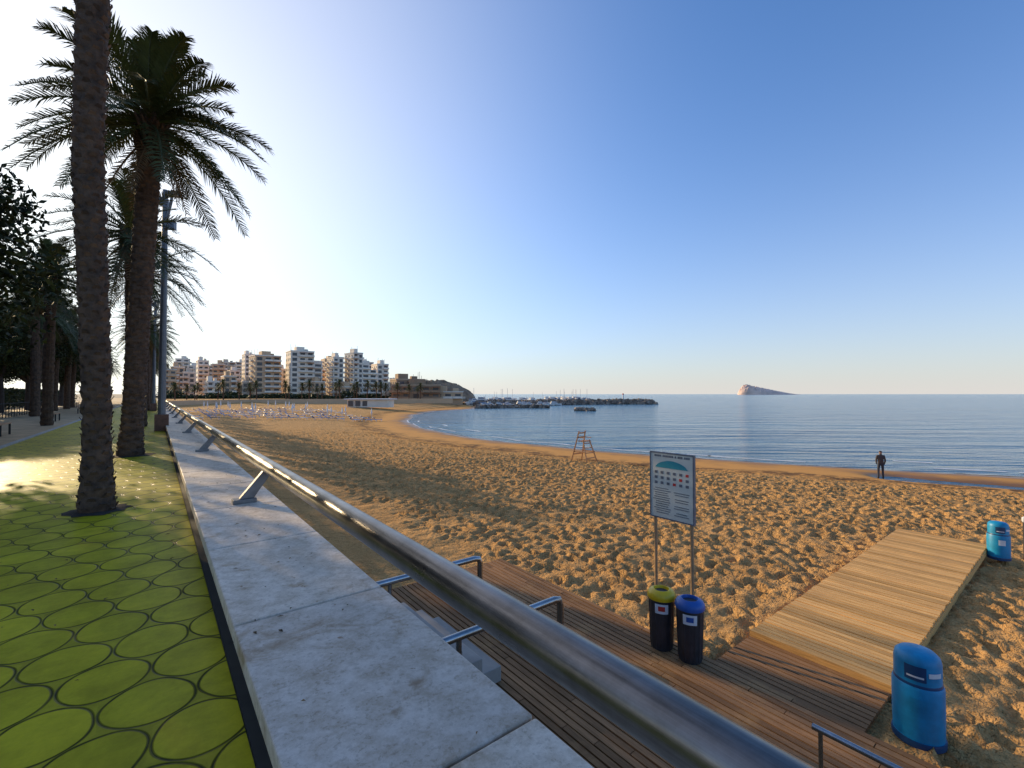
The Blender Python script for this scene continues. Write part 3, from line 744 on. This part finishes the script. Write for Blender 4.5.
def boat_mesh(L,mast):
    mb=MB(); n=9; vs=[]
    for i in range(n):
        u=i/(n-1); x=-L/2+L*u; w=L*.16*math.sin(math.pi*(.22+.78*u)) if u<1 else .02; w=max(w,.03)
        vs+=[(x,-w,1.0+.3*u*u),(x,-w*.7,.2),(x,0,-.1),(x,w*.7,.2),(x,w,1.0+.3*u*u)]
    fs=[(i*5+j,(i+1)*5+j,(i+1)*5+j+1,i*5+j+1) for i in range(n-1) for j in range(4)]+[(i*5,i*5+4,(i+1)*5+4,(i+1)*5) for i in range(n-1)]+[(0,1,2,3,4)]
    mb.add(vs,fs,0); mb.box((-L*.05,0,1.55),(L*.4,L*.18,1.0),0); mb.box((-L*.05,0,1.6),(L*.3,L*.185,.3),2)
    if mast: mb.tube([(0,0,1),(0,0,mast)],.07,1,5); mb.tube([(0,0,2.2),(-L*.4,0,2.2)],.16,2,5)
    else: mb.box((-L*.08,0,2.5),(L*.22,L*.14,.9),0); mb.box((-L*.05,0,2.55),(L*.2,L*.145,.3),2)
    return mb.mesh('boat',[M_hull,M_mast,M_navy])
bms=[boat_mesh(10,6.5),boat_mesh(11,0),boat_mesh(9,0)]
for i in range(60):
    u=random.random(); x=-20+62*u; yb=float(np.interp(x,[-16,20,52,78],[205,232,245,246])); y=yb+random.uniform(6,22); inst('moored_boat',bms[i%3],(x,y,SEA+.4),random.uniform(-.5,.5)+(1.57 if i%2 else 0),random.uniform(.9,1.25))
for i in range(16):
    u=random.random(); x=-12+34*u; yb=float(np.interp(x,[-16,20,52,78],[205,232,245,246])); inst('moored_boat',bms[i%3],(x,yb-random.uniform(7,16),SEA+.05),random.uniform(-.6,.6),random.uniform(.6,.8))

# ------------------------------------------------------------ sun loungers
mb=MB(); M_lb=simple('lounger_blue',(.04,.20,.46),.6,rnd=.3)
def lounger(x,y,z,rz,m):
    R=Matrix.Rotation(rz,3,'Z')
    def B(a,b_,c_,sx,sy,sz,mm,tilt=0):
        q=R@Vector((a,b_,0)); M=R@Matrix.Rotation(tilt,3,'Y'); mb.box((x+q.x,y+q.y,z+c_),(sx,sy,sz),mm,0,M)
    B(0,0,.35,1.3,.62,.07,m); B(-.85,0,.55,.65,.62,.06,m,.65)
    for a in (-.55,.55):
        for b_ in (-.26,.26): B(a,b_,.16,.05,.05,.36,1)
for r_ in range(6):
    for c_ in range(24):
        if random.random()<.25: continue
        s0=84+r_*7+random.uniform(-.6,.6); t0=5+c_*1.25+random.uniform(-.3,.3); x,y,_=W(s0,t0); 
        lounger(x,y,gz(x,y),.6+random.uniform(-.25,.25),0 if random.random()<.7 else 1)
for i in range(26):
    s0=84+random.randint(0,5)*7+2; t0=7+random.uniform(0,26); x,y,_=W(s0,t0); z=gz(x,y); mb.tube([(x,y,z),(x,y,z+2.2)],.03,1,5); mb.tube([(x,y,z+1.1),(x,y,z+1.5),(x,y,z+2.4)],[.05,.16,.03],1,7)
mb.obj('sun_loungers',[M_lb,M_white])

# ------------------------------------------------------------ island on the horizon
M_isl=simple('island_rock_hazed',(.78,.56,.44),.95,0,.25,.02)  # rock colour made paler: distance haze is mixed into the base colour
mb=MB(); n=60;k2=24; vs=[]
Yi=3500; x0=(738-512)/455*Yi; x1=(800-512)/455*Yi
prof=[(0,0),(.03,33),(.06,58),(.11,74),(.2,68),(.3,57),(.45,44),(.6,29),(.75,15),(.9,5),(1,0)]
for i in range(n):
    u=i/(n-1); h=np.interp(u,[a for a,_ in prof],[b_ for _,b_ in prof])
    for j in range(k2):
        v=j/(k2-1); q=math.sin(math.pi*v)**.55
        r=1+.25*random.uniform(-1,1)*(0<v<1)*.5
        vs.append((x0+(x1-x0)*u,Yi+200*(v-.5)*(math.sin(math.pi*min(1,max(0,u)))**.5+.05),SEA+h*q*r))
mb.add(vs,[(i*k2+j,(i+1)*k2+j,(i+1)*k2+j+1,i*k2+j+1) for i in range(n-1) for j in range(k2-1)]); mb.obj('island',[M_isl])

# ------------------------------------------------------------ light, sky, camera
AZ=math.radians(-53); EL=math.radians(15.5)
sv=Vector((math.sin(AZ)*math.cos(EL),math.cos(AZ)*math.cos(EL),math.sin(EL)))
L=bpy.data.lights.new('sun','SUN'); L.energy=5.0; L.angle=math.radians(.5); L.color=(1,.76,.44)
lo=bpy.data.objects.new('sun',L); col.objects.link(lo); lo.rotation_euler=sv.to_track_quat('Z','Y').to_euler()
w=bpy.data.worlds.new('World'); bpy.context.scene.world=w; w.use_nodes=True; nt=w.node_tree
bg=nt.nodes['Background']; sky=nt.nodes.new('ShaderNodeTexSky'); sky.sky_type='NISHITA'; sky.sun_disc=False
sky.sun_elevation=EL; sky.sun_rotation=AZ; sky.air_density=1.0; sky.dust_density=.8; sky.ozone_density=1.5
tint=mixc(nt,1.0,sky.outputs[0],(.62,1.14,1.78),'MULTIPLY')
gen=N(nt,'ShaderNodeTexCoord').outputs['Generated']; sp=N(nt,'ShaderNodeSeparateXYZ'); nt.links.new(gen,sp.inputs[0])
# haze toward the horizon and around the sun (aerosol scattering)
hz=math_(nt,'MULTIPLY',math_(nt,'POWER',2.718,math_(nt,'MULTIPLY',math_(nt,'ABSOLUTE',sp.outputs[2]),-5.2)),.88)
base=mixc(nt,hz,tint,(5.6,5.2,4.9))
dt=vm('DOT_PRODUCT',vm('NORMALIZE',gen,nt=nt).outputs[0],tuple(sv),nt=nt).outputs['Value']
gl=math_(nt,'MULTIPLY',math_(nt,'POWER',math_(nt,'MAXIMUM',dt,0.0),4.0),.85)
fin=mixc(nt,gl,base,(8.6,8.0,7.3))
nt.links.new(fin,bg.inputs[0]); bg.inputs[1].default_value=.145
cam=bpy.data.cameras.new('camera'); co=bpy.data.objects.new('camera',cam); col.objects.link(co)
cam.lens=16; cam.sensor_width=36; cam.clip_end=60000; cam.clip_start=.05
co.location=(0,0,0); co.rotation_euler=(math.radians(90+1.26),0,0)
sc=bpy.context.scene; sc.camera=co
sc.view_settings.view_transform='Standard'; sc.view_settings.look='None'; sc.view_settings.exposure=0
